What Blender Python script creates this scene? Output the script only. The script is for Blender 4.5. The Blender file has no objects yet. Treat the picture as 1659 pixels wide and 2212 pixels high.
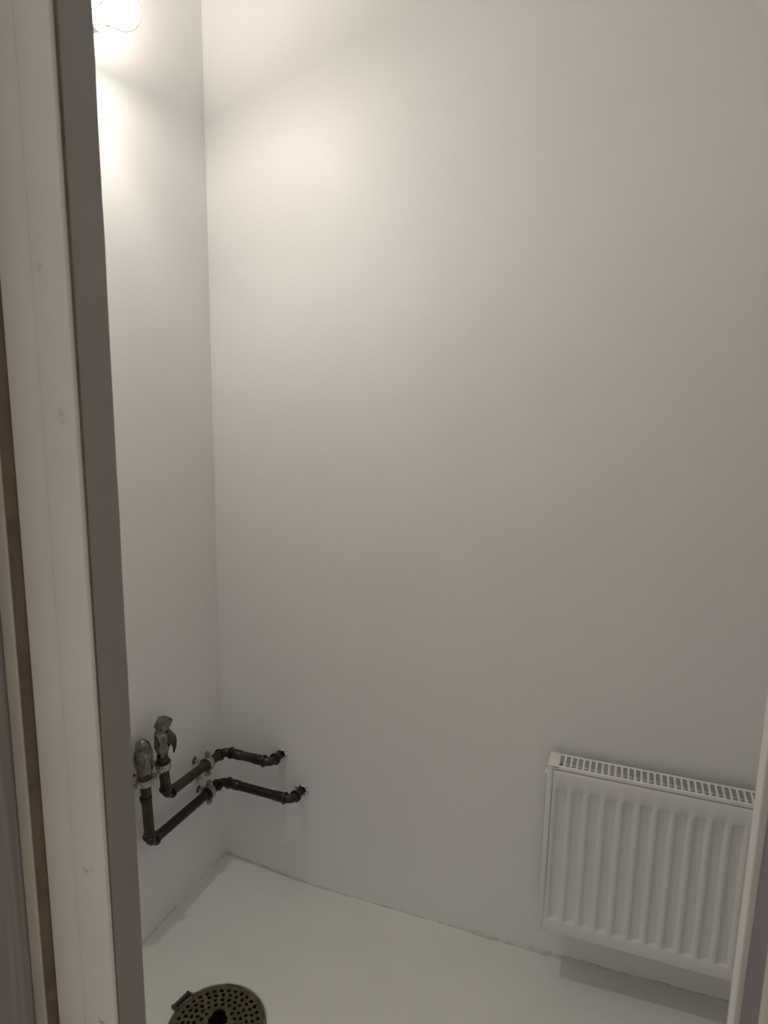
import bpy, bmesh, math, random
from mathutils import Vector, Matrix, noise

S = bpy.context.scene
C = S.collection
random.seed(7)
PI = math.pi

# ------------------------------------------------------------------ camera
cd = bpy.data.cameras.new('camera')
cam = bpy.data.objects.new('camera', cd)
C.objects.link(cam)
cd.sensor_fit = 'VERTICAL'
cd.sensor_height = 36.0
cd.lens = 24.043
cd.clip_start = 0.02
cam.matrix_world = Matrix((
    (0.93665176, -0.07776887, 0.34151936, 0.0),
    (0.34986491, 0.16131397, -0.92280678, 0.0),
    (0.01667379, 0.98383424, 0.17830361, 1.45),
    (0, 0, 0, 1)))
cd.dof.use_dof = True
cd.dof.focus_distance = 1.75
cd.dof.aperture_fstop = 7.8
S.camera = cam

# ------------------------------------------------------------------ light of the hallway the picture is taken from
w = bpy.data.worlds.new('hall_light')
S.world = w
w.use_nodes = True
w.node_tree.nodes['Background'].inputs[0].default_value = (1.0, 0.945, 0.87, 1)
w.node_tree.nodes['Background'].inputs[1].default_value = 0.50

FILAMENT_STRENGTH = 1150.0     # the one lamp of the room, see light_bulb below
FILAMENT_COLOR = (1.0, 0.935, 0.855, 1)

vs = S.view_settings
S.display_settings.display_device = 'sRGB'
vs.view_transform = 'Standard'
vs.look = 'None'
vs.exposure = 0.0
vs.gamma = 1.0
vs.use_curve_mapping = False


# ------------------------------------------------------------------ materials
def mat(name, col, rough=0.5, metal=0.0, spec=0.5, var=0.0, vscale=8.0, bump=0.0, bscale=120.0, col2=None, detail=4.0, lo=0.4, hi=0.65):
    m = bpy.data.materials.new(name)
    m.use_nodes = True
    nt = m.node_tree
    b = nt.nodes['Principled BSDF']
    b.inputs['Roughness'].default_value = rough
    b.inputs['Metallic'].default_value = metal
    b.inputs['Specular IOR Level'].default_value = spec
    b.inputs['Base Color'].default_value = (*col, 1)
    tc = nt.nodes.new('ShaderNodeTexCoord')
    if col2 is not None or var > 0:
        c2 = col2 if col2 is not None else tuple(max(0, c * (1 - var)) for c in col)
        n = nt.nodes.new('ShaderNodeTexNoise')
        n.inputs['Scale'].default_value = vscale
        n.inputs['Detail'].default_value = detail
        nt.links.new(tc.outputs['Object'], n.inputs['Vector'])
        r = nt.nodes.new('ShaderNodeValToRGB')
        r.color_ramp.elements[0].position = lo
        r.color_ramp.elements[1].position = hi
        r.color_ramp.elements[0].color = (*col, 1)
        r.color_ramp.elements[1].color = (*c2, 1)
        nt.links.new(n.outputs['Fac'], r.inputs['Fac'])
        nt.links.new(r.outputs['Color'], b.inputs['Base Color'])
    if bump > 0:
        n2 = nt.nodes.new('ShaderNodeTexNoise')
        n2.inputs['Scale'].default_value = bscale
        n2.inputs['Detail'].default_value = 3.0
        nt.links.new(tc.outputs['Object'], n2.inputs['Vector'])
        bp = nt.nodes.new('ShaderNodeBump')
        bp.inputs['Strength'].default_value = bump
        bp.inputs['Distance'].default_value = 0.002
        nt.links.new(n2.outputs['Fac'], bp.inputs['Height'])
        nt.links.new(bp.outputs['Normal'], b.inputs['Normal'])
    return m


def stain(m, spots, col, scale=60.0, amount=0.8):
    """rust and dirt marks with places of their own (object space = world space for the shell)"""
    nt = m.node_tree
    b = nt.nodes['Principled BSDF']
    tc = nt.nodes.new('ShaderNodeTexCoord')
    n = nt.nodes.new('ShaderNodeTexNoise')
    n.inputs['Scale'].default_value = scale
    n.inputs['Detail'].default_value = 5
    nt.links.new(tc.outputs['Object'], n.inputs['Vector'])
    total = None
    for (p, r, a) in spots:
        d = nt.nodes.new('ShaderNodeVectorMath')
        d.operation = 'DISTANCE'
        d.inputs[1].default_value = p
        nt.links.new(tc.outputs['Object'], d.inputs[0])
        mr = nt.nodes.new('ShaderNodeMapRange')
        mr.inputs['From Min'].default_value = r
        mr.inputs['From Max'].default_value = r * 0.2
        mr.inputs['To Max'].default_value = a
        nt.links.new(d.outputs['Value'], mr.inputs['Value'])
        if total is None:
            total = mr.outputs[0]
        else:
            ad = nt.nodes.new('ShaderNodeMath')
            ad.operation = 'MAXIMUM'
            nt.links.new(total, ad.inputs[0])
            nt.links.new(mr.outputs[0], ad.inputs[1])
            total = ad.outputs[0]
    nr = nt.nodes.new('ShaderNodeMapRange')
    nr.inputs['From Min'].default_value = 0.42
    nr.inputs['From Max'].default_value = 0.62
    nt.links.new(n.outputs['Fac'], nr.inputs['Value'])
    mu = nt.nodes.new('ShaderNodeMath')
    mu.operation = 'MULTIPLY'
    nt.links.new(total, mu.inputs[0])
    nt.links.new(nr.outputs[0], mu.inputs[1])
    mix = nt.nodes.new('ShaderNodeMix')
    mix.data_type = 'RGBA'
    base = b.inputs['Base Color']
    if base.is_linked:
        nt.links.new(base.links[0].from_socket, mix.inputs[6])
    else:
        mix.inputs[6].default_value = base.default_value
    mix.inputs[7].default_value = (*col, 1)
    nt.links.new(mu.outputs[0], mix.inputs[0])
    nt.links.new(mix.outputs[2], base)


M = {}
M['paint'] = mat('wall_paint', (0.925, 0.918, 0.90), rough=0.43, spec=0.4, var=0.02, vscale=3, bump=0.22, bscale=260)
M['paint_left'] = mat('wall_paint_left', (0.925, 0.918, 0.90), rough=0.45, spec=0.5, var=0.02, vscale=3, bump=0.22, bscale=260)
stain(M['paint_left'], [((-1.123, 1.205, 0.53), 0.05, 0.8), ((-1.123, 1.20, 0.47), 0.05, 0.9), ((-1.123, 1.30, 0.50), 0.03, 0.8),
                        ((-1.123, 1.52, 0.33), 0.03, 0.8), ((-1.123, 1.50, 0.39), 0.02, 0.8)], (0.24, 0.12, 0.05))
M['floor'] = mat('floor_paint', (0.90, 0.90, 0.865), rough=0.38, spec=0.4, var=0.04, vscale=5, bump=0.1, bscale=60)
M['ceiling'] = mat('ceiling_paint', (0.92, 0.91, 0.89), rough=0.6, var=0.02, vscale=4)
M['frame'] = mat('frame_paint', (0.86, 0.83, 0.80), rough=0.5, var=0.05, vscale=6, bump=0.15, bscale=40)
stain(M['frame'], [((-0.655, 0.638, 0.80), 0.012, 1.0), ((-0.648, 0.638, 0.56), 0.010, 0.9), ((-0.650, 0.638, 1.41), 0.012, 0.6),
                   ((-0.668, 0.638, 1.58), 0.008, 0.5), ((-0.635, 0.638, 1.55), 0.006, 0.5)], (0.33, 0.30, 0.26), scale=70)
M['reveal'] = mat('reveal_grey', (0.33, 0.305, 0.28), rough=0.55, var=0.06, vscale=4, bump=0.1, bscale=50)  # darker grey than the frame colour
M['bead'] = mat('bead_paint', (0.62, 0.58, 0.50), rough=0.5, var=0.08, vscale=9)
M['taupe'] = mat('taupe_wood', (0.38, 0.335, 0.325), rough=0.55, var=0.22, vscale=1.0)
_nt = M['taupe'].node_tree                      # wood grain runs up and down
_mp = _nt.nodes.new('ShaderNodeMapping')
_mp.inputs['Scale'].default_value = (140, 140, 4)
_nz = next(n for n in _nt.nodes if n.type == 'TEX_NOISE')
_nt.links.new(_nz.inputs['Vector'].links[0].from_socket, _mp.inputs['Vector'])
_nt.links.new(_mp.outputs['Vector'], _nz.inputs['Vector'])
M['brown'] = mat('shade_brown', (0.20, 0.15, 0.10), rough=0.6, var=0.3, vscale=20)  # brown that paints the shade in the casing's groove and gap
M['mauve'] = mat('mauve_edge', (0.25, 0.23, 0.25), rough=0.6, var=0.1, vscale=10)
M['hall'] = mat('hall_boards', (0.40, 0.33, 0.26), rough=0.5, var=0.2, vscale=10)
M['caulk'] = mat('joint_filler', (0.74, 0.73, 0.69), rough=0.3, var=0.25, vscale=60, bump=0.4, bscale=200)
M['plaster'] = mat('broken_plaster', (0.78, 0.76, 0.72), rough=0.8, var=0.35, vscale=120, bump=0.6, bscale=300)
M['pipe'] = mat('black_steel', (0.006, 0.0055, 0.005), rough=0.38, metal=0.0, spec=0.5, col2=(0.020, 0.017, 0.013), vscale=45, bump=0.3, bscale=160)
M['pipe_old'] = mat('weathered_steel', (0.018, 0.016, 0.012), rough=0.42, spec=0.5, col2=(0.050, 0.042, 0.026), vscale=40, bump=0.3, bscale=160)
M['fitting'] = mat('black_fitting', (0.007, 0.0065, 0.006), rough=0.32, spec=0.6, col2=(0.020, 0.018, 0.014), vscale=60, bump=0.4, bscale=200)
M['rust'] = mat('rust', (0.17, 0.075, 0.018), rough=0.8, col2=(0.06, 0.026, 0.01), vscale=60, bump=0.6, bscale=220)
M['foil'] = mat('metal_foil', (0.25, 0.24, 0.232), rough=0.14, metal=1.0, col2=(0.13, 0.12, 0.105), vscale=30, bump=0.12, bscale=60)
M['zinc'] = mat('zinc_steel', (0.52, 0.54, 0.55), rough=0.38, metal=0.75, col2=(0.35, 0.35, 0.34), vscale=90)
M['rubber'] = mat('rubber', (0.085, 0.074, 0.060), rough=0.6, var=0.3, vscale=60)
M['rad'] = mat('radiator_enamel', (0.86, 0.855, 0.84), rough=0.33, spec=0.5)
M['rad_in'] = mat('convector_steel', (0.50, 0.48, 0.45), rough=0.5)
M['bronze'] = mat('corroded_bronze', (0.075, 0.080, 0.050), rough=0.6, metal=0.1, col2=(0.17, 0.115, 0.058), vscale=38, bump=0.7, bscale=170, lo=0.42, hi=0.68)
M['verdigris'] = mat('verdigris_bronze', (0.055, 0.075, 0.055), rough=0.7, col2=(0.22, 0.20, 0.15), vscale=55, bump=0.7, bscale=170)
M['pit_dark'] = mat('drain_pit_dark', (0.004, 0.004, 0.003), rough=0.7)  # near-black put in for the darkness inside the holes and slot
M['porcelain'] = mat('porcelain', (0.80, 0.74, 0.64), rough=0.25)
M['brass'] = mat('brass_cap', (0.75, 0.66, 0.42), rough=0.3, metal=1.0)


def glow(name, col, strength):
    m = bpy.data.materials.new(name)
    m.use_nodes = True
    nt = m.node_tree
    for n in list(nt.nodes):
        nt.nodes.remove(n)
    e = nt.nodes.new('ShaderNodeEmission')
    e.inputs[0].default_value = col
    e.inputs[1].default_value = strength
    o = nt.nodes.new('ShaderNodeOutputMaterial')
    nt.links.new(e.outputs[0], o.inputs[0])
    return m


M['filament'] = glow('filament_glow', FILAMENT_COLOR, FILAMENT_STRENGTH)


def thin_glass(name, haze=0.01):
    m = bpy.data.materials.new(name)
    m.use_nodes = True
    nt = m.node_tree
    for n in list(nt.nodes):
        nt.nodes.remove(n)
    t = nt.nodes.new('ShaderNodeBsdfTransparent')
    g = nt.nodes.new('ShaderNodeBsdfGlossy')
    g.inputs['Roughness'].default_value = 0.06
    f = nt.nodes.new('ShaderNodeLayerWeight')
    f.inputs[0].default_value = 0.08
    mx = nt.nodes.new('ShaderNodeMixShader')
    nt.links.new(f.outputs['Fresnel'], mx.inputs[0])
    nt.links.new(t.outputs[0], mx.inputs[1])
    nt.links.new(g.outputs[0], mx.inputs[2])
    tr = nt.nodes.new('ShaderNodeBsdfTranslucent')
    tr.inputs[0].default_value = (1, 0.97, 0.92, 1)
    m2 = nt.nodes.new('ShaderNodeMixShader')
    m2.inputs[0].default_value = haze
    nt.links.new(mx.outputs[0], m2.inputs[1])
    nt.links.new(tr.outputs[0], m2.inputs[2])
    o = nt.nodes.new('ShaderNodeOutputMaterial')
    nt.links.new(m2.outputs[0], o.inputs[0])
    return m


M['glass'] = thin_glass('bulb_glass', 0.004)


# ------------------------------------------------------------------ mesh helpers
def finish(name, bm, m, parent=None, smooth=35.0, flat=False):
    bmesh.ops.recalc_face_normals(bm, faces=bm.faces[:])
    lim = math.radians(smooth)
    for f in bm.faces:
        f.smooth = not flat
    for e in bm.edges:
        if len(e.link_faces) == 2:
            e.smooth = e.calc_face_angle(0.0) < lim
    me = bpy.data.meshes.new(name)
    bm.to_mesh(me)
    bm.free()
    me.materials.append(M[m])
    o = bpy.data.objects.new(name, me)
    C.objects.link(o)
    if parent is not None:
        o.parent = parent
        o.matrix_parent_inverse = parent.matrix_world.inverted()
    return o


def thing(name, loc, label, cat, group=None):
    o = bpy.data.objects.new(name, None)
    o.empty_display_size = 0.05
    o.location = loc
    o.matrix_world = Matrix.Translation(loc)
    C.objects.link(o)
    o['label'] = label
    o['category'] = cat
    if group:
        o['group'] = group
    return o


def box(bm, x0, x1, y0, y1, z0, z1, bev=0.0, seg=2):
    r = bmesh.ops.create_cube(bm, size=1.0)
    vv = r['verts']
    for v in vv:
        v.co = Vector((x0 + (v.co.x + .5) * (x1 - x0), y0 + (v.co.y + .5) * (y1 - y0), z0 + (v.co.z + .5) * (z1 - z0)))
    if bev > 0:
        es = {e for v in vv for e in v.link_edges}
        bmesh.ops.bevel(bm, geom=list(es), offset=bev, segments=seg, profile=0.5, affect='EDGES')
    return vv


def prism(bm, pts, z0, z1, top=None):
    """plan polygon pulled from z0 to z1 (top: another polygon for the upper end)"""
    a = [bm.verts.new((x, y, z0)) for x, y in pts]
    b = [bm.verts.new((x, y, z1)) for x, y in (top or pts)]
    n = len(pts)
    for i in range(n):
        bm.faces.new((a[i], a[(i + 1) % n], b[(i + 1) % n], b[i]))
    bm.faces.new(a[::-1])
    bm.faces.new(b)


def frame_of(t):
    t = t.normalized()
    up = Vector((0, 0, 1)) if abs(t.z) < 0.9 else Vector((0, 1, 0))
    n = t.cross(up).normalized()
    return n, t.cross(n).normalized()


def sweep(bm, pts, rad, seg=20, cap=True, jitter=0.0):
    """round tube through points with a radius at each (parallel-transported frame)"""
    pts = [Vector(p) for p in pts]
    if not hasattr(rad, '__len__'):
        rad = [rad] * len(pts)
    rings = []
    n = None
    for i, p in enumerate(pts):
        t = (pts[min(i + 1, len(pts) - 1)] - pts[max(i - 1, 0)]).normalized()
        if n is None:
            n, b = frame_of(t)
        else:
            n = (n - t * n.dot(t)).normalized()
            b = t.cross(n).normalized()
        ring = []
        for k in range(seg):
            a = 2 * PI * k / seg
            r = rad[i] * (1 + jitter * random.uniform(-1, 1))
            ring.append(bm.verts.new(p + n * math.cos(a) * r + b * math.sin(a) * r))
        rings.append(ring)
    for i in range(len(rings) - 1):
        for k in range(seg):
            bm.faces.new((rings[i][k], rings[i][(k + 1) % seg], rings[i + 1][(k + 1) % seg], rings[i + 1][k]))
    if cap:
        bm.faces.new(rings[0][::-1])
        bm.faces.new(rings[-1])
    return rings


def lathe(bm, base, axis, prof, seg=28, cap=True, jit=None):
    """profile [(distance along axis, radius)]"""
    base = Vector(base)
    axis = Vector(axis).normalized()
    n, b = frame_of(axis)
    rings = []
    for i, (d, r) in enumerate(prof):
        ring = []
        for k in range(seg):
            a = 2 * PI * k / seg
            rr = r * (1 if jit is None else jit(i, k))
            ring.append(bm.verts.new(base + axis * d + n * math.cos(a) * rr + b * math.sin(a) * rr))
        rings.append(ring)
    for i in range(len(rings) - 1):
        for k in range(seg):
            bm.faces.new((rings[i][k], rings[i][(k + 1) % seg], rings[i + 1][(k + 1) % seg], rings[i + 1][k]))
    if cap:
        bm.faces.new(rings[0][::-1])
        bm.faces.new(rings[-1])
    return rings


def structure(o):
    o['kind'] = 'structure'
    return o


# ------------------------------------------------------------------ room shell
XL, YB, XR, YF = -1.123, 1.641, 1.02, 0.70     # inner faces of the room
DRAIN = Vector((-0.805, 1.125, 0.0))


def sstep(a, b, x):
    t = min(1, max(0, (x - a) / (b - a)))
    return t * t * (3 - 2 * t)


def floor_z(x, y):
    dip = -0.024 * sstep(XL, -0.78, x) + 0.015 * sstep(-0.25, 0.35, x)
    return dip * sstep(1.27, YB, y)


bm = bmesh.new()
nx, ny = 90, 44
x0, x1, y0, y1 = XL - .05, XR + .05, 0.64, YB + .05
g = [[bm.verts.new((x0 + (x1 - x0) * i / nx, y0 + (y1 - y0) * j / ny, floor_z(x0 + (x1 - x0) * i / nx, y0 + (y1 - y0) * j / ny))) for i in range(nx + 1)] for j in range(ny + 1)]
for j in range(ny):
    for i in range(nx):
        bm.faces.new((g[j][i], g[j][i + 1], g[j + 1][i + 1], g[j + 1][i]))
# round opening for the drain: a square of cells gives way to a fan of quads that ends in a circle
R_OPEN = 0.1135
gx, gy = (x1 - x0) / nx, (y1 - y0) / ny
i0, i1 = int((DRAIN.x - R_OPEN - .015 - x0) / gx), int((DRAIN.x + R_OPEN + .015 - x0) / gx) + 1
j0, j1 = int((DRAIN.y - R_OPEN - .015 - y0) / gy), int((DRAIN.y + R_OPEN + .015 - y0) / gy) + 1
loop = [g[j0][i] for i in range(i0, i1)] + [g[j][i1] for j in range(j0, j1)] + [g[j1][i] for i in range(i1, i0, -1)] + [g[j][i0] for j in range(j1, j0, -1)]
inside = {g[j][i] for j in range(j0 + 1, j1) for i in range(i0 + 1, i1)}
bmesh.ops.delete(bm, geom=list(inside), context='VERTS')
ang_ = [math.atan2(v.co.y - DRAIN.y, v.co.x - DRAIN.x) for v in loop]
up_ring = [bm.verts.new((DRAIN.x + R_OPEN * math.cos(t), DRAIN.y + R_OPEN * math.sin(t), 0)) for t in ang_]
low = [bm.verts.new((v.co.x, v.co.y, -0.06)) for v in up_ring]
for k in range(len(loop)):
    j = (k + 1) % len(loop)
    bm.faces.new((loop[k], loop[j], up_ring[j], up_ring[k]))
    bm.faces.new((up_ring[k], up_ring[j], low[j], low[k]))
floor = structure(finish('floor', bm, 'floor'))

bm = bmesh.new(); box(bm, XL - .12, XL, 0.70, YB + .12, -.08, 2.9)
structure(finish('wall_left', bm, 'paint_left'))
bm = bmesh.new(); box(bm, XL, XR, YB, YB + .12, -.08, 2.9)
structure(finish('wall_back', bm, 'paint'))
bm = bmesh.new(); box(bm, XR, XR + .12, 0.70, YB + .12, -.08, 2.9)
structure(finish('wall_right', bm, 'paint'))
bm = bmesh.new()
box(bm, -2.6, -0.66, 0.664, 0.70, -.08, 2.9)
box(bm, 0.165, 2.6, 0.664, 0.70, -.08, 2.9)
box(bm, -0.66, 0.165, 0.664, 0.70, 2.06, 2.9)
structure(finish('wall_front', bm, 'paint'))

# ceiling: flat over the lamp, sloping down to the right
bm = bmesh.new()
zc = 2.72
xk = 0.155 - (zc - 2.189) / 1.15
xe = 0.155 + (2.189 - 1.15) / 1.15
prof = [(XL - .1, zc), (xk, zc), (xe, 1.15), (xe + .1, 1.15), (xe + .1, zc + .12), (XL - .1, zc + .12)]
a = [bm.verts.new((x, 0.70, z)) for x, z in prof]
b = [bm.verts.new((x, YB + .05, z)) for x, z in prof]
for i in range(6):
    bm.faces.new((a[i], a[(i + 1) % 6], b[(i + 1) % 6], b[i]))
bm.faces.new(a); bm.faces.new(b[::-1])
structure(finish('ceiling', bm, 'ceiling'))

# hallway floor and ceiling on the near side of the doorway
bm = bmesh.new(); box(bm, -2.6, 2.6, -3.0, 0.64, -.06, 0.0)
structure(finish('floor_hall', bm, 'hall'))
bm = bmesh.new(); box(bm, -2.6, 2.6, -3.0, 0.66, 2.5, 2.6)
structure(finish('ceiling_hall', bm, 'ceiling'))

# ------------------------------------------------------------------ doorway
door = bpy.data.objects.new('door_1', None)
C.objects.link(door)
structure(door)
ZT = 2.06
# left lining: its grey face looks into the opening
bm = bmesh.new()
n = 60
zs = [0.0 + ZT * i / n for i in range(n + 1)]
cols = []
for z in zs:
    j = 0.0012 * (noise.noise(Vector((0, 3, z * 9)))) - (0.0025 if abs(z - 1.735) < 0.03 else 0)
    cols.append([bm.verts.new(p) for p in ((-0.66, 0.646, z), (-0.625, 0.646, z), (-0.6252, 0.6985, z), (-0.6265 + j, 0.70 + j, z), (-0.66, 0.70, z))])
for i in range(n):
    for k in range(5):
        bm.faces.new((cols[i][k], cols[i][(k + 1) % 5], cols[i + 1][(k + 1) % 5], cols[i + 1][k]))
bm.faces.new(cols[0]); bm.faces.new(cols[-1][::-1])
finish('jamb_lining', bm, 'reveal', door)['label'] = 'dark grey side of the doorway at left'
# left facing: proud board with a round edge, then a flat board behind it
bm = bmesh.new()


def rounded(xin, xout, yf, yb, r, ri):
    p = [(xin, yb)]
    for k in range(5):
        t = PI / 2 * k / 4
        p.append((xin - ri + ri * math.cos(t), yf + ri - ri * math.sin(t)))
    for k in range(5):
        t = PI / 2 * k / 4
        p.append((xout + r - r * math.sin(t), yf + r - r * math.cos(t)))
    p.append((xout, yb))
    return p


prism(bm, rounded(-0.6250, -0.6820, 0.638, 0.6455, 0.004, 0.002), 0.0, ZT + .06, rounded(-0.6312, -0.6820, 0.638, 0.6455, 0.004, 0.002))
finish('architrave', bm, 'frame', door)
bm = bmesh.new()
prism(bm, rounded(-0.6815, -0.7360, 0.6425, 0.663, 0.002, 0.001), 0.0, ZT + .06)
finish('backing_board', bm, 'frame', door)
bm = bmesh.new()
prism(bm, rounded(-0.7405, -0.7640, 0.6262, 0.664, 0.003, 0.004), 0.0, ZT + .06)
finish('bead', bm, 'bead', door)['label'] = 'rounded beige moulding strip'
bm = bmesh.new()
prism(bm, [(-0.7362, 0.645), (-0.7400, 0.6270), (-0.7402, 0.664), (-0.7362, 0.664)], 0.0, ZT + .06)  # dark face in place of the bead's shaded side
finish('groove_shade_strip', bm, 'brown', door)['label'] = 'brown strip coloured as the shaded groove of the door casing'
bm = bmesh.new()
prism(bm, [(-0.6405, 0.6454), (-0.6252, 0.6454), (-0.6252, 0.6462), (-0.6405, 0.6462)], 0.0, ZT)  # thin dark piece added as the shadow line of the gap
finish('gap_shade_strip', bm, 'brown', door)['label'] = 'dark brown strip standing for the shade in the gap behind the casing'
# cupboard side of the hallway that meets the casing at far left
bm = bmesh.new()
prism(bm, rounded(-0.7655, -0.95, 0.545, 0.664, 0.003, 0.003), 0.0, 2.4)
structure(finish('wall_hall', bm, 'taupe'))
# head of the doorway
bm = bmesh.new(); box(bm, -0.66, 0.165, 0.66, 0.70, 2.04, 2.062, .001)
finish('head_lining', bm, 'reveal', door)
# right side: narrow lining, mauve rebate, beige casing
bm = bmesh.new()
prism(bm, [(0.1332, 0.70), (0.1332, 0.674), (0.1342, 0.673), (0.170, 0.673), (0.170, 0.70)], 0.0, ZT)
finish('jamb_lining', bm, 'frame', door)
bm = bmesh.new()
prism(bm, [(0.1335, 0.6728), (0.1335, 0.608), (0.170, 0.608), (0.170, 0.6728)], 0.0, ZT, [(0.1470, 0.6728), (0.1470, 0.608), (0.170, 0.608), (0.170, 0.6728)])
finish('rebate', bm, 'mauve', door)['label'] = 'dark mauve edge inside the right casing'
bm = bmesh.new()
prism(bm, [(0.1398, 0.6075), (0.1398, 0.590), (0.1418, 0.588), (0.205, 0.588), (0.205, 0.6075)], 0.0, ZT + .06)
finish('architrave', bm, 'bead', door)

# ------------------------------------------------------------------ joints of the floor, rough filler
def bead_line(name, p0, p1, n, rfun, zfun, m):
    bm = bmesh.new()
    pts, rad = [], []
    for i in range(n + 1):
        t = i / n
        p = Vector(p0).lerp(Vector(p1), t)
        p.z = zfun(p.x, p.y)
        k = noise.noise(Vector((p.x * 26, p.y * 26, 1.7))) + 0.6 * noise.noise(Vector((p.x * 80, p.y * 80, 4.2)))
        r = rfun(p) * (1 + 0.7 * k)
        pts.append(p + Vector((0, 0, 0.25 * r * k)))
        rad.append(max(0.0012, r))
    sweep(bm, pts, rad, seg=8)
    return structure(finish(name, bm, m))


def back_r(p):
    r = 0.0028
    r += 0.004 * sstep(-0.42, -0.25, p.x) * (1 - sstep(-0.02, 0.06, p.x))
    r += 0.006 * (1 - sstep(XL, XL + .05, p.x))
    return r


bead_line('trim_1', (XL, YB, 0), (0.9, YB, 0), 260, back_r, floor_z, 'caulk')
bead_line('trim_2', (XL, YB, 0), (XL, 0.71, 0), 120, lambda p: 0.0022 + 0.006 * sstep(YB - .06, YB, p.y), floor_z, 'caulk')

# ------------------------------------------------------------------ water pipes on the left wall
RP = 0.0130


def arc(c0, p, c1, r, n=8):
    """rounded corner at p between directions from c0 and to c1"""
    p = Vector(p)
    d0 = (p - Vector(c0)).normalized()
    d1 = (Vector(c1) - p).normalized()
    a = p - d0 * r
    b = p + d1 * r
    cen = a + d1 * r
    out = []
    for k in range(n + 1):
        t = PI / 2 * k / n
        out.append(cen - d1 * r * math.cos(t) + d0 * r * math.sin(t))
    return out, d0, d1, a, b


def elbow(parent, c0, p, c1, r=0.024, m='fitting'):
    pts, d0, d1, a, b = arc(c0, p, c1, r)
    bm = bmesh.new()
    sweep(bm, [a - d0 * 0.004] + pts + [b + d1 * 0.004], [RP - .0004] + [RP - .0002] * len(pts) + [RP - .0004], seg=20)
    for q, d in ((a, -d0), (b, d1)):
        lathe(bm, q - d * 0.001, d, [(0, RP), (0.0008, RP + .0040), (0.0055, RP + .0046), (0.0068, RP + .0014), (0.015, RP + .0012), (0.016, RP - .001)], seg=20)
    return finish('elbow', bm, m, parent)


def pipe_run(parent, name, a, b, m, ra=0.024, rb=0.024):
    a = Vector(a); b = Vector(b)
    d = (b - a).normalized()
    bm = bmesh.new()
    sweep(bm, [a + d * ra, b - d * rb], RP, seg=22)
    return finish(name, bm, m, parent)


def collar(bm, p, d, r, l):
    lathe(bm, Vector(p), d, [(0, r - .002), (0.001, r), (l - .001, r), (l, r - .002)], seg=20)


UP = dict(top=Vector((-1.078, 1.3125, 0.512)), e=Vector((-1.078, 1.323, 0.402)), c=Vector((-1.078, 1.586, 0.386)), s=Vector((-0.922, 1.586, 0.384)), wll=Vector((-0.915, 1.662, 0.383)))
LO = dict(top=Vector((-1.086, 1.254, 0.480)), e=Vector((-1.086, 1.262, 0.302)), c=Vector((-1.086, 1.582, 0.290)), s=Vector((-0.853, 1.582, 0.285)), wll=Vector((-0.848, 1.662, 0.281)))

up = thing('water_pipe', (-1.078, 1.45, 0.386), 'upper black steel water pipe, shorter, on left wall and around the corner', 'pipe', 'capped water pipes')
lo = thing('water_pipe', (-1.086, 1.45, 0.29), 'lower black steel water pipe, longer, with rusty capped riser beside the door frame', 'pipe', 'capped water pipes')
for root, P, m1, m2 in ((up, UP, 'pipe_old', 'pipe_old'), (lo, LO, 'pipe_old', 'pipe')):
    pipe_run(root, 'riser', P['top'], P['e'], m1, 0.0, 0.02)
    elbow(root, P['top'], P['e'], P['c'], 0.0155)
    pipe_run(root, 'pipe_length', P['e'], P['c'], m2 if root is up else 'pipe')
    elbow(root, P['e'], P['c'], P['s'], 0.021)
    o = pipe_run(root, 'pipe_length', P['c'], P['s'], m2)
    elbow(root, P['c'], P['s'], P['wll'], 0.019)
    bm = bmesh.new()
    d = (P['wll'] - P['s']).normalized()
    sweep(bm, [P['s'] + d * 0.018, P['wll']], RP - .0016, seg=18)
    finish('stub', bm, 'pipe', root)
    # sleeves at both ends of the length along the back wall
    d = (P['s'] - P['c']).normalized()
    bm = bmesh.new()
    lathe(bm, P['c'] + d * 0.040, d, [(0, RP), (0.0005, RP + .0014), (0.020, RP + .0014), (0.022, RP)], seg=20)
    finish('sleeve', bm, 'fitting', root)
    bm = bmesh.new()
    lathe(bm, P['s'] - d * 0.058, d, [(0, RP), (0.002, RP + .0014), (0.022, RP + .0014), (0.0225, RP)], seg=20)
    finish('sleeve', bm, 'fitting', root)

# rust where the lower riser enters its cap, collars on both risers
bm = bmesh.new()
lathe(bm, LO['top'] + Vector((0, 0, -0.012)), (0, -.04, 1), [(0, RP + .0003), (0.004, RP + .0016), (0.016, RP + .003), (0.034, RP + .004), (0.052, RP + .005), (0.056, RP)], seg=20,
      jit=lambda i, k: 1 + 0.05 * random.uniform(-1, 1))
finish('rusty_collar', bm, 'rust', lo)['label'] = 'orange rusted collar'
bm = bmesh.new()
collar(bm, LO['top'] + Vector((0, 0, -0.054)), (0, 0, 1), RP + .0022, 0.010)
collar(bm, LO['top'] + Vector((0, 0, -0.058)), (0, 0, 1), RP + .0009, 0.006)
finish('collar', bm, 'pipe', lo)
bm = bmesh.new()
collar(bm, UP['top'] + Vector((0, 0, -0.012)), (0, 0, 1), RP + .0008, 0.020)
finish('collar', bm, 'pipe_old', up)

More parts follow.
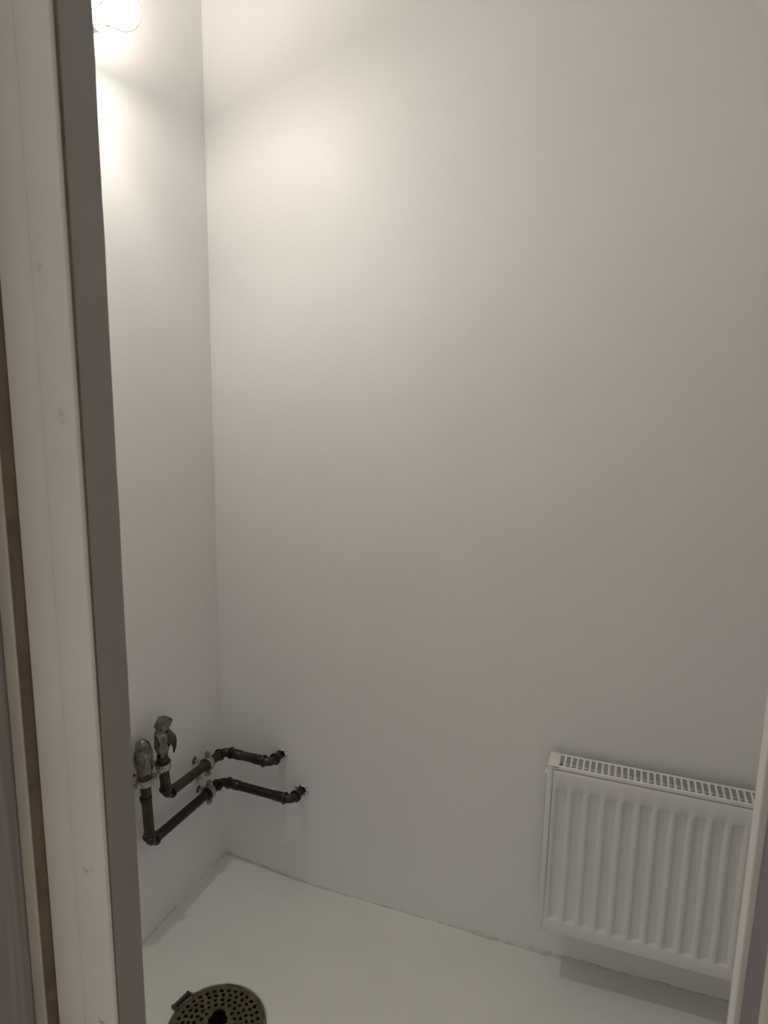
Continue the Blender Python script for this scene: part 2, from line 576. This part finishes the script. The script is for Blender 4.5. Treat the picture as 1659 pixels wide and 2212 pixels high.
# crumpled metal foil over the open pipe ends
def foil(parent, base, prof, lean, jitter, seed, seg=9, bumps=(), smooth=0):
    random.seed(seed)
    bm = bmesh.new()
    base = Vector(base)
    rings = []
    for i, (z, r, dx, dy) in enumerate(prof):
        ring = []
        for k in range(seg):
            a = 2 * PI * (k + 0.5 * (i % 2)) / seg
            rr = r * (1 + jitter * random.uniform(-1, 1))
            for (a0, z0, amt, wa, wz) in bumps:
                da = math.atan2(math.sin(a - a0), math.cos(a - a0))
                rr += amt * math.exp(-(da / wa) ** 2 - ((z - z0) / wz) ** 2)
            ring.append(bm.verts.new(base + Vector((dx + math.cos(a) * rr, dy + math.sin(a) * rr, z + jitter * 0.01 * random.uniform(-1, 1)))))
        rings.append(ring)
    for i in range(len(rings) - 1):
        for k in range(seg):
            A, B, Cc, D = rings[i][k], rings[i][(k + 1) % seg], rings[i + 1][(k + 1) % seg], rings[i + 1][k]
            if i % 2 == 0:
                bm.faces.new((A, B, D)); bm.faces.new((B, Cc, D))
            else:
                bm.faces.new((A, B, Cc)); bm.faces.new((A, Cc, D))
    bm.faces.new(rings[-1])
    bm.faces.new(rings[0][::-1])
    return finish('foil_cap', bm, 'foil', parent, smooth=smooth, flat=smooth == 0)


foil(lo, LO['top'] + Vector((0, 0, 0.020)),
     [(0.0, 0.0175, 0, 0), (0.006, 0.0198, 0, 0), (0.022, 0.0212, 0, 0), (0.039, 0.0222, 0, 0), (0.052, 0.0225, 0, 0), (0.059, 0.0218, 0, -.0005), (0.063, 0.0195, 0, -.001),
      (0.071, 0.0190, 0, -.002), (0.081, 0.0160, 0, -.003), (0.088, 0.0100, 0, -.003), (0.091, 0.0030, 0, -.003)],
     0, 0.05, 5, seg=14, smooth=17, bumps=((-0.9, 0.056, -0.007, 0.6, 0.006), (-1.9, 0.066, -0.008, 0.5, 0.008), (-2.2, 0.035, 0.003, 0.4, 0.02)))
foil(up, UP['top'] + Vector((0, 0, 0.004)),
     [(0.0, 0.0125, 0, 0), (0.012, 0.0150, 0, 0), (0.028, 0.0190, .001, 0), (0.045, 0.0215, .001, 0), (0.058, 0.0210, .001, 0), (0.066, 0.0185, 0, 0.001),
      (0.074, 0.0160, 0, .002), (0.084, 0.0180, .001, .003), (0.094, 0.0170, .002, .004), (0.102, 0.0130, .002, .005), (0.105, 0.0050, .002, .004)],
     0, 0.13, 11, bumps=((0.5, 0.098, 0.012, 0.5, 0.012), (-1.1, 0.062, -0.008, 0.7, 0.010), (-1.3, 0.035, 0.005, 0.3, 0.02)))
# torn flap of the foil on the right of the upper cap
bm = bmesh.new()
b0 = UP['top']
rows = [[(0.010, 0.012, 0.082), (0.016, -0.004, 0.060), (0.014, -0.006, 0.050)],
        [(0.020, 0.014, 0.072), (0.026, 0.000, 0.056), (0.024, -0.004, 0.046)],
        [(0.031, 0.016, 0.062), (0.034, 0.004, 0.052), (0.031, 0.000, 0.040)],
        [(0.033, 0.018, 0.048), (0.035, 0.008, 0.038), (0.031, 0.004, 0.028)],
        [(0.031, 0.018, 0.030), (0.031, 0.011, 0.018), (0.027, 0.008, 0.014)]]
fg = [[bm.verts.new(b0 + Vector(p)) for p in r] for r in rows]
for i in range(4):
    for k in range(2):
        bm.faces.new((fg[i][k], fg[i][k + 1], fg[i + 1][k + 1])); bm.faces.new((fg[i][k], fg[i + 1][k + 1], fg[i + 1][k]))
bmesh.ops.solidify(bm, geom=bm.faces[:], thickness=0.0009)
finish('foil_flap', bm, 'foil', up, flat=True)

# ------------------------------------------------------------------ pipe clamps: rubber-lined bands on wall studs
def clamp(p, axis, ear, label, wall_x=XL, turn=0.0):
    p = Vector(p)
    axis = Vector(axis).normalized()
    ear = Vector(ear).normalized()
    root = thing('pipe_clamp', p, label, 'clamp', 'pipe clamps on the left wall')
    h = 0.0105
    bm = bmesh.new()
    lathe(bm, p - axis * h, axis, [(0, RP + .0002), (0, RP + .0055), (0.003, RP + .0065), (0.003, RP + .0045), (2 * h - .003, RP + .0045), (2 * h - .003, RP + .0065), (2 * h, RP + .0055), (2 * h, RP + .0002)], seg=26, cap=False)
    finish('rubber_lining', bm, 'rubber', root)
    bm = bmesh.new()
    hb = 0.0085
    lathe(bm, p - axis * hb, axis, [(0, RP + .0046), (0.0002, RP + .0066), (0.002, RP + .0074), (2 * hb - .002, RP + .0074), (2 * hb - .0002, RP + .0066), (2 * hb, RP + .0046)], seg=26, cap=False)
    finish('band', bm, 'zinc', root)
    wall = Vector((-1, 0, 0))
    for s in (-1, 1):
        e = ear * s
        bm = bmesh.new()
        cen = p + e * (RP + .014)
        for off in (-0.0035, 0.0035):
            cc = cen + wall * off
            vv = box(bm, -.5, .5, -.5, .5, -.5, .5)
            for v in vv:
                l = v.co.copy()
                v.co = cc + e * l.x * 0.016 + axis * l.y * 0.014 + wall * l.z * 0.002
        finish('ear', bm, 'zinc', root)
        bm = bmesh.new()
        lathe(bm, cen - wall * 0.0115, wall, [(0, 0.0032), (0.0012, 0.0048), (0.0050, 0.0048), (0.0050, 0.0024), (0.0180, 0.0024)], seg=12)
        finish('screw', bm, 'zinc', root)
    bm = bmesh.new()
    d0 = RP + .0070
    L = p.x - wall_x
    lathe(bm, p + wall * d0, wall, [(0, 0.0085), (min(.010, L - d0 - .004), 0.0085), (min(.0102, L - d0 - .004), 0.0045), (L - d0 + .01, 0.0045)], seg=6)
    finish('stud', bm, 'zinc', root)
    bm = bmesh.new()
    lathe(bm, Vector((wall_x - .002, p.y, p.z)), (1, 0, 0), [(0, 0.0105), (0.0035, 0.0105), (0.0045, 0.009)], seg=6)
    finish('wall_nut', bm, 'rust', root)
    return root


def along(P, a, b, y=None, z=None):
    A, B = P[a], P[b]
    t = (y - A.y) / (B.y - A.y) if y is not None else (z - A.z) / (B.z - A.z)
    return A.lerp(B, t), (B - A).normalized()


q, d = along(LO, 'e', 'top', z=0.478); clamp(q, d, (0.15, 1, 0), 'zinc clamp under the rusty collar of the riser nearest the door frame')
q, d = along(UP, 'e', 'top', z=0.490); clamp(q, d, (0.3, -1, 0), 'zinc clamp right under the torn foil cap of the upper pipe')
q, d = along(UP, 'e', 'c', y=1.503); clamp(q, d, (0, 0.06, 1), 'zinc clamp on the upper slanting pipe near the room corner')
q, d = along(LO, 'e', 'c', y=1.517); clamp(q, d, (0, 0.04, 1), 'zinc clamp on the lower slanting pipe near the room corner')

# broken plaster around the pipes where they enter the back wall
wb = bpy.data.objects['wall_back']
for k, (x, z, r) in enumerate(((-0.915, 0.3835, 0.0175), (-0.848, 0.2815, 0.0205))):
    random.seed(20 + k)
    bm = bmesh.new()
    n = 22
    inner, mid, outer = [], [], []
    for i in range(n):
        a = 2 * PI * i / n
        s = random.uniform(0.75, 1.2) * (1.12 if math.sin(a) > 0 else 0.85)
        inner.append(bm.verts.new((x + math.cos(a) * 0.0116, YB + .004, z + math.sin(a) * 0.0116)))
        mid.append(bm.verts.new((x + math.cos(a) * r * 0.82 * s, YB - random.uniform(.003, .009), z + math.sin(a) * r * 0.82 * s)))
        outer.append(bm.verts.new((x + math.cos(a) * r * 1.15 * s, YB + .002, z + math.sin(a) * r * 1.15 * s)))
    for i in range(n):
        j = (i + 1) % n
        bm.faces.new((inner[i], inner[j], mid[j], mid[i]))
        bm.faces.new((mid[i], mid[j], outer[j], outer[i]))
    finish('plaster_collar', bm, 'plaster', wb, smooth=12)

# ------------------------------------------------------------------ radiator
rad = thing('radiator', (0.26, 1.58, 0.12), 'white ribbed panel radiator with slotted top grille on the back wall', 'radiator')
RX0, RX1 = -0.1445, 0.665
YP, YW = 1.545, 1.611
ZB, ZTOP = 0.1225, 0.5720
# front panel: pressed sheet with vertical channels
bm = bmesh.new()
px0, px1 = -0.1293, RX1 - 0.0125
pitch, cw, sl, dep = 0.03785, 0.0290, 0.0070, 0.0095
chx = []
x = -0.1228
while x + cw < px1 - 0.006:
    chx.append(x); x += pitch
xs = [px0]
for c in chx:
    xs += [c + sl * t for t in (0, .33, .67, 1)] + [c + cw - sl * t for t in (1, .67, .33, 0)]
xs.append(px1)
zb0, zb1, zt0, zt1 = 0.1610, 0.1700, 0.5110, 0.5200
zs = [ZB + 0.012, 0.150, zb0] + [zb0 + (zb1 - zb0) * t for t in (.33, .67, 1)] + [0.25, 0.34, 0.43, zt0] + [zt0 + (zt1 - zt0) * t for t in (.33, .67, 1)] + [0.5565]


def chan(x):
    for c in chx:
        if c <= x <= c + cw:
            return min(sstep(c, c + sl, x), sstep(c + cw, c + cw - sl, x)) if False else min(sstep(0, sl, x - c), sstep(0, sl, c + cw - x))
    return 0.0


def chz(z):
    return min(sstep(zb0, zb1, z), 1 - sstep(zt0, zt1, z))


rows = []
for z in zs:
    rows.append([bm.verts.new((x, YP + dep * chan(x) * chz(z), z)) for x in xs])
# rolled top and bottom edges
top1 = [bm.verts.new((x, YP + 0.0012, 0.5600)) for x in xs]
top2 = [bm.verts.new((x, YP + 0.0055, 0.5620)) for x in xs]
top3 = [bm.verts.new((x, YP + 0.020, 0.5620)) for x in xs]
bot1 = [bm.verts.new((x, YP + 0.0015, ZB + 0.006)) for x in xs]
bot2 = [bm.verts.new((x, YP + 0.005, ZB + 0.001)) for x in xs]
bot3 = [bm.verts.new((x, YP + 0.014, ZB)) for x in xs]
allrows = [bot3, bot2, bot1] + rows + [top1, top2, top3]
for i in range(len(allrows) - 1):
    for k in range(len(xs) - 1):
        bm.faces.new((allrows[i][k], allrows[i][k + 1], allrows[i + 1][k + 1], allrows[i + 1][k]))
for col, xx in ((0, px0), (-1, px1)):       # sheet edges folded back
    ret = [bm.verts.new((xx, YP + 0.028, r[col].co.z)) for r in allrows]
    for i in range(len(allrows) - 1):
        bm.faces.new((allrows[i][col], allrows[i + 1][col], ret[i + 1], ret[i]))
finish('front_panel', bm, 'rad', rad, smooth=60)
# back panel and convector fins between
bm = bmesh.new(); box(bm, -0.126, RX1 - 0.016, 1.594, 1.604, ZB + 0.004, 0.553, 0.002)
finish('back_panel', bm, 'rad', rad)
bm = bmesh.new()
nf = 52
v = []
for i in range(nf + 1):
    xx = -0.124 + (RX1 - 0.016 + 0.124) * i / nf
    yy = 1.560 if i % 2 == 0 else 1.590
    v.append((bm.verts.new((xx, yy, 0.15)), bm.verts.new((xx, yy, 0.535))))
for i in range(nf):
    bm.faces.new((v[i][0], v[i + 1][0], v[i + 1][1], v[i][1]))
bmesh.ops.solidify(bm, geom=bm.faces[:], thickness=0.0012)
finish('convector_fins', bm, 'rad_in', rad, flat=True)
# side covers: L-shaped sheet with a folded front lip, cap over the top corner
for side in (0, 1):
    bm = bmesh.new()
    if side == 0:
        box(bm, RX0, RX0 + 0.003, YP + .001, YW, ZB - .001, ZTOP - .002, .001)
        box(bm, RX0, RX0 + 0.0115, YP, YP + .003, ZB - .001, ZTOP - .004, .001)
        box(bm, RX0, -0.1185, YP, YW, ZTOP - 0.0035, ZTOP + 0.0012, .0012)
        box(bm, RX0 + .0115, -0.1185, YP, YP + .003, 0.5650, ZTOP, .001)
    else:
        box(bm, RX1 - .003, RX1, YP + .001, YW, ZB - .001, ZTOP - .002, .001)
        box(bm, RX1 - .0115, RX1, YP, YP + .003, ZB - .001, ZTOP - .004, .001)
        box(bm, RX1 - .026, RX1, YP, YW, ZTOP - 0.0035, ZTOP + 0.0012, .0012)
    finish('side_cover', bm, 'rad', rad)
# top grille: two rails and slats between them with rounded slot ends
bm = bmesh.new()
gx0, gx1 = -0.1190, RX1 - 0.025
box(bm, gx0, gx1, YP + .001, YP + 0.0095, ZTOP - 0.0015, ZTOP, .0006)
box(bm, gx0, gx1, YP + .001, YP + .0025, 0.5648, ZTOP - .0005, .0006)
finish('grille_rail', bm, 'rad', rad)
bm = bmesh.new()
box(bm, gx0, gx1, YW - 0.0090, YW, ZTOP - 0.0015, ZTOP, .0006)
box(bm, gx0, gx1, YW - .0025, YW, 0.5648, ZTOP - .0005, .0006)
finish('grille_rail', bm, 'rad', rad)
bm = bmesh.new()
sp = 0.0144
hw = 0.0024            # half width of a slat
ya, yb = YP + 0.0090, YW - 0.0085
pl = []
r = sp / 2 - hw
half = []
for k in range(5):
    t = PI / 2 * k / 4
    half.append((hw + r * 0.75 * (1 - math.sin(t)), ya + r * 0.9 * (1 - math.cos(t))))
right = half + [(p, ya + yb - q) for p, q in half[::-1]]
poly = right + [(-p, q) for p, q in right[::-1]]
up_ = [bm.verts.new((p, q, ZTOP - .0003)) for p, q in poly]
dn_ = [bm.verts.new((p, q, ZTOP - .0015)) for p, q in poly]
for i in range(len(poly)):
    j = (i + 1) % len(poly)
    bm.faces.new((up_[i], up_[j], dn_[j], dn_[i]))
m_ = len(right)
for i in range(m_ - 1):
    o_ = 2 * m_ - 1 - i
    bm.faces.new((up_[i], up_[i + 1], up_[o_ - 1], up_[o_]))
    bm.faces.new((dn_[i], dn_[o_], dn_[o_ - 1], dn_[i + 1]))
slat = finish('grille_slat', bm, 'rad', None)
slat.location.x = -0.1000 - 0.0072
slat.parent = rad
slat.matrix_parent_inverse = rad.matrix_world.inverted()
i = 1
while slat.location.x + i * sp < gx1 - 0.002:
    c = slat.copy(); C.objects.link(c); c.parent = rad
    c.matrix_parent_inverse = rad.matrix_world.inverted()
    c.location.x = slat.location.x + i * sp
    i += 1
# bleed plug on the left end and brackets to the wall
bm = bmesh.new()
lathe(bm, (RX0 + .002, 1.580, 0.535), (-1, 0, 0), [(0, .0085), (.004, .0085), (.0045, .0065), (.009, .0062), (.010, .005)], seg=18)
finish('bleed_plug', bm, 'rad', rad)
for bx in (-0.02, 0.54):
    bm = bmesh.new(); box(bm, bx, bx + .03, 1.603, YB + .001, 0.16, 0.52, .001)
    finish('bracket', bm, 'rad', rad)

# ------------------------------------------------------------------ floor drain
dr = thing('floor_drain', (DRAIN.x, DRAIN.y, -0.05), 'corroded round bronze drain grate with keyhole, set into the floor', 'drain')
def circle(r, n, cx=0.0, cy=0.0, ph=0.0):
    return [(cx + r * math.cos(ph + 2 * PI * k / n), cy + r * math.sin(ph + 2 * PI * k / n)) for k in range(n)]


cu = bpy.data.curves.new('tmp', 'CURVE')
cu.dimensions = '2D'
cu.fill_mode = 'BOTH'
cu.extrude = 0.0022


def spline(pts):
    s = cu.splines.new('POLY')
    s.points.add(len(pts) - 1)
    for p, (x, y) in zip(s.points, pts):
        p.co = (x, y, 0, 1)
    s.use_cyclic_u = True


random.seed(3)
spline([(p * random.uniform(.994, 1.004), q * random.uniform(.994, 1.004)) for p, q in circle(0.1055, 72)])
# keyhole in the middle: a wide bar with a round head
key = [(-0.016, -0.045), (-0.016, -0.012), (-0.022, -0.010), (-0.022, 0.004), (-0.017, 0.010)]
key += [(0.016 * math.cos(t), 0.012 + 0.016 * math.sin(t)) for t in [PI * (1 - k / 10) for k in range(11)]]
key += [(0.017, 0.010), (0.022, 0.004), (0.022, -0.010), (0.016, -0.012), (0.016, -0.045)]
ck, sk = math.cos(0.42), math.sin(0.42)
spline([(p * ck - q * sk - 0.006, p * sk + q * ck + 0.014) for p, q in key])
for rr, cnt, ph in ((0.0925, 34, 0.0), (0.0800, 30, .08), (0.0670, 26, 0.03), (0.0540, 21, .1), (0.0415, 16, 0.0)):
    for k in range(cnt):
        a = ph + 2 * PI * k / cnt
        hx, hy = rr * math.cos(a), rr * math.sin(a)
        # leave out holes that would run into the keyhole
        lx, ly = hx + 0.006, hy - 0.014
        ux, uy = lx * ck + ly * sk, -lx * sk + ly * ck
        if -0.030 < ux < 0.030 and -0.052 < uy < 0.036:
            if not (abs(ux) > 0.0285 or uy > 0.0345 or (abs(ux) > 0.0235 and (uy < -0.017 or uy > 0.012))):
                continue
        hr = 0.0048 * random.uniform(.85, 1.12)
        el = random.uniform(0, PI)
        spline([(hx + hr * (1.0 + .1 * math.cos(2 * (t - el))) * math.cos(t), hy + hr * (1.0 + .1 * math.cos(2 * (t - el))) * math.sin(t)) for t in [2 * PI * i / 12 for i in range(12)]])
tmp = bpy.data.objects.new('tmp', cu)
C.objects.link(tmp)
dg = bpy.context.evaluated_depsgraph_get()
me = bpy.data.meshes.new_from_object(tmp.evaluated_get(dg))
bpy.data.objects.remove(tmp)
me.materials.clear()
me.materials.append(M['bronze'])
gr = bpy.data.objects.new('grate', me)
C.objects.link(gr)
gr.location = (DRAIN.x, DRAIN.y, 0.0015)
gr.parent = dr
gr.matrix_parent_inverse = dr.matrix_world.inverted()
# rim and bowl
bm = bmesh.new()
random.seed(9)
n = 72
prof = [(0.1058, 0.0010), (0.1063, 0.0036), (0.1085, 0.0044), (0.1108, 0.0032), (0.1118, -0.002), (0.1118, -0.05), (0.1040, -0.05), (0.1040, -0.006), (0.1056, -0.0045)]
rings = []
for k in range(n):
    a = 2 * PI * k / n
    j = 1 + 0.006 * noise.noise(Vector((math.cos(a) * 6, math.sin(a) * 6, 0)))
    rings.append([bm.verts.new((DRAIN.x + rr * j * math.cos(a), DRAIN.y + rr * j * math.sin(a), zz + (0.0012 * noise.noise(Vector((math.cos(a) * 9, math.sin(a) * 9, 3))) if i < 4 else 0))) for i, (rr, zz) in enumerate(prof)])
for k in range(n):
    A, B = rings[k], rings[(k + 1) % n]
    for i in range(len(prof)):
        j = (i + 1) % len(prof)
        bm.faces.new((A[i], A[j], B[j], B[i]))
finish('rim', bm, 'verdigris', dr)
bm = bmesh.new()
lathe(bm, (DRAIN.x, DRAIN.y, -0.055), (0, 0, 1), [(0, .1035), (.003, .1035)], seg=40)
lathe(bm, (DRAIN.x, DRAIN.y, -0.052), (0, 0, 1), [(0, .1036), (.045, .1036)], seg=40, cap=False)
finish('bowl', bm, 'pit_dark', dr)
# side lug whose slot is a black slab painted as a dark opening, on the left of the grate
bm = bmesh.new()
ang = math.radians(168)
er, et = Vector((math.cos(ang), math.sin(ang), 0)), Vector((-math.sin(ang), math.cos(ang), 0))


def lugbox(r0, r1, t0, t1, z0, z1):
    vv = box(bm, 0, 1, 0, 1, 0, 1, 0)
    for v in vv:
        l = v.co.copy()
        v.co = DRAIN + er * (r0 + (r1 - r0) * l.x) + et * (t0 + (t1 - t0) * l.y) + Vector((0, 0, z0 + (z1 - z0) * l.z))


lugbox(0.1165, 0.1225, -0.025, 0.025, 0.0, 0.007)
lugbox(0.104, 0.1230, 0.020, 0.0255, 0.0, 0.0085)
lugbox(0.104, 0.1235, -0.0255, -0.021, 0.0, 0.0075)
finish('lug', bm, 'bronze', dr)
bm = bmesh.new()
lugbox(0.1105, 0.118, -0.021, 0.020, 0.0006, 0.0018)
finish('lug_slot_dark', bm, 'pit_dark', dr)
# chipped white floor paint along the far edge of the rim
bm = bmesh.new()
random.seed(31)
pts, rad_ = [], []
for k in range(46):
    a = math.radians(28 + 125 * k / 45)
    pts.append((DRAIN.x + 0.1135 * math.cos(a), DRAIN.y + 0.1135 * math.sin(a), 0.0012))
    rad_.append(0.0018 + 0.0026 * max(0, noise.noise(Vector((k * .45, 1, 2))) + .3))
sweep(bm, pts, rad_, seg=6)
finish('paint_edge', bm, 'caulk', floor)

# ------------------------------------------------------------------ lamp: porcelain holder on the left wall, clear bulb
BULB = Vector((-0.973, 1.167, 2.140))
ho = thing('lamp_holder', (XL, BULB.y, BULB.z), 'round cream porcelain lamp holder high on the left wall behind the bulb', 'lamp holder')
bm = bmesh.new()
lathe(bm, (XL - .001, BULB.y, BULB.z), (1, 0, 0), [(0, .046), (.010, .046), (.016, .042), (.018, .034)], seg=36)
finish('base', bm, 'porcelain', ho)
bm = bmesh.new()
lathe(bm, (XL + .015, BULB.y, BULB.z), (1, 0, 0), [(0, .032), (.020, .028), (.048, .0245), (.066, .0240), (.068, .0255), (.0745, .0255), (.0765, .0240), (.0765, .0175), (.060, .0165)], seg=36, cap=False)
finish('socket', bm, 'porcelain', ho)

bu = thing('light_bulb', BULB, 'lit clear glass bulb in the porcelain holder at the upper left', 'bulb')
bm = bmesh.new()
R = 0.0340
pr = [(-0.0640, 0.0128), (-0.0560, 0.0132), (-0.0480, 0.0155), (-0.0400, 0.0195), (-0.0300, 0.0250)]
for k in range(0, 19):
    t = math.radians(128 - 128 * k / 18)
    pr.append((R * math.cos(t), max(0.0004, R * math.sin(t))))
pr = [p for i, p in enumerate(pr) if i < 4 or p[0] > -0.0215]
lathe(bm, BULB, (1, 0, 0), pr, seg=40, cap=False)
finish('glass_globe', bm, 'glass', bu, smooth=80)
bm = bmesh.new()
lathe(bm, BULB, (1, 0, 0), [(-0.088, .006), (-0.085, .0128), (-0.081, .0137), (-0.078, .0128), (-0.074, .0137), (-0.071, .0128), (-0.067, .0137), (-0.063, .0134)], seg=28)
finish('screw_cap', bm, 'brass', bu)
# glass stem and the glowing filaments
bm = bmesh.new()
lathe(bm, BULB, (1, 0, 0), [(-0.063, .011), (-0.050, .006), (-0.030, .0030), (-0.014, .0022)], seg=14)
finish('stem', bm, 'porcelain', bu)
# four flat LED filaments, shaped and tilted to send light down, off the near walls
FW, FT = 0.0030, 0.0004
for (yy, zz, sl) in ((0.0085, 0.003, 0.10), (-0.0085, 0.002, -0.12), (0.0030, -0.007, 0.08), (-0.003, 0.009, -0.06)):
    bm = bmesh.new()
    c0 = BULB + Vector((0, yy, zz))
    nn = Vector((-0.30, -0.07, 0.95)).normalized()
    ax = Vector((0.94, sl, 0.30)).normalized()
    wd = nn.cross(ax).normalized()
    th = ax.cross(wd)
    ends = []
    for e in (-0.016, 0.016):
        ends.append([bm.verts.new(c0 + ax * e + wd * FW * math.cos(2 * PI * k / 10) + th * FT * math.sin(2 * PI * k / 10)) for k in range(10)])
    for k in range(10):
        bm.faces.new((ends[0][k], ends[0][(k + 1) % 10], ends[1][(k + 1) % 10], ends[1][k]))
    bm.faces.new(ends[0][::-1]); bm.faces.new(ends[1])
    finish('filament', bm, 'filament', bu)

bpy.context.view_layer.update()
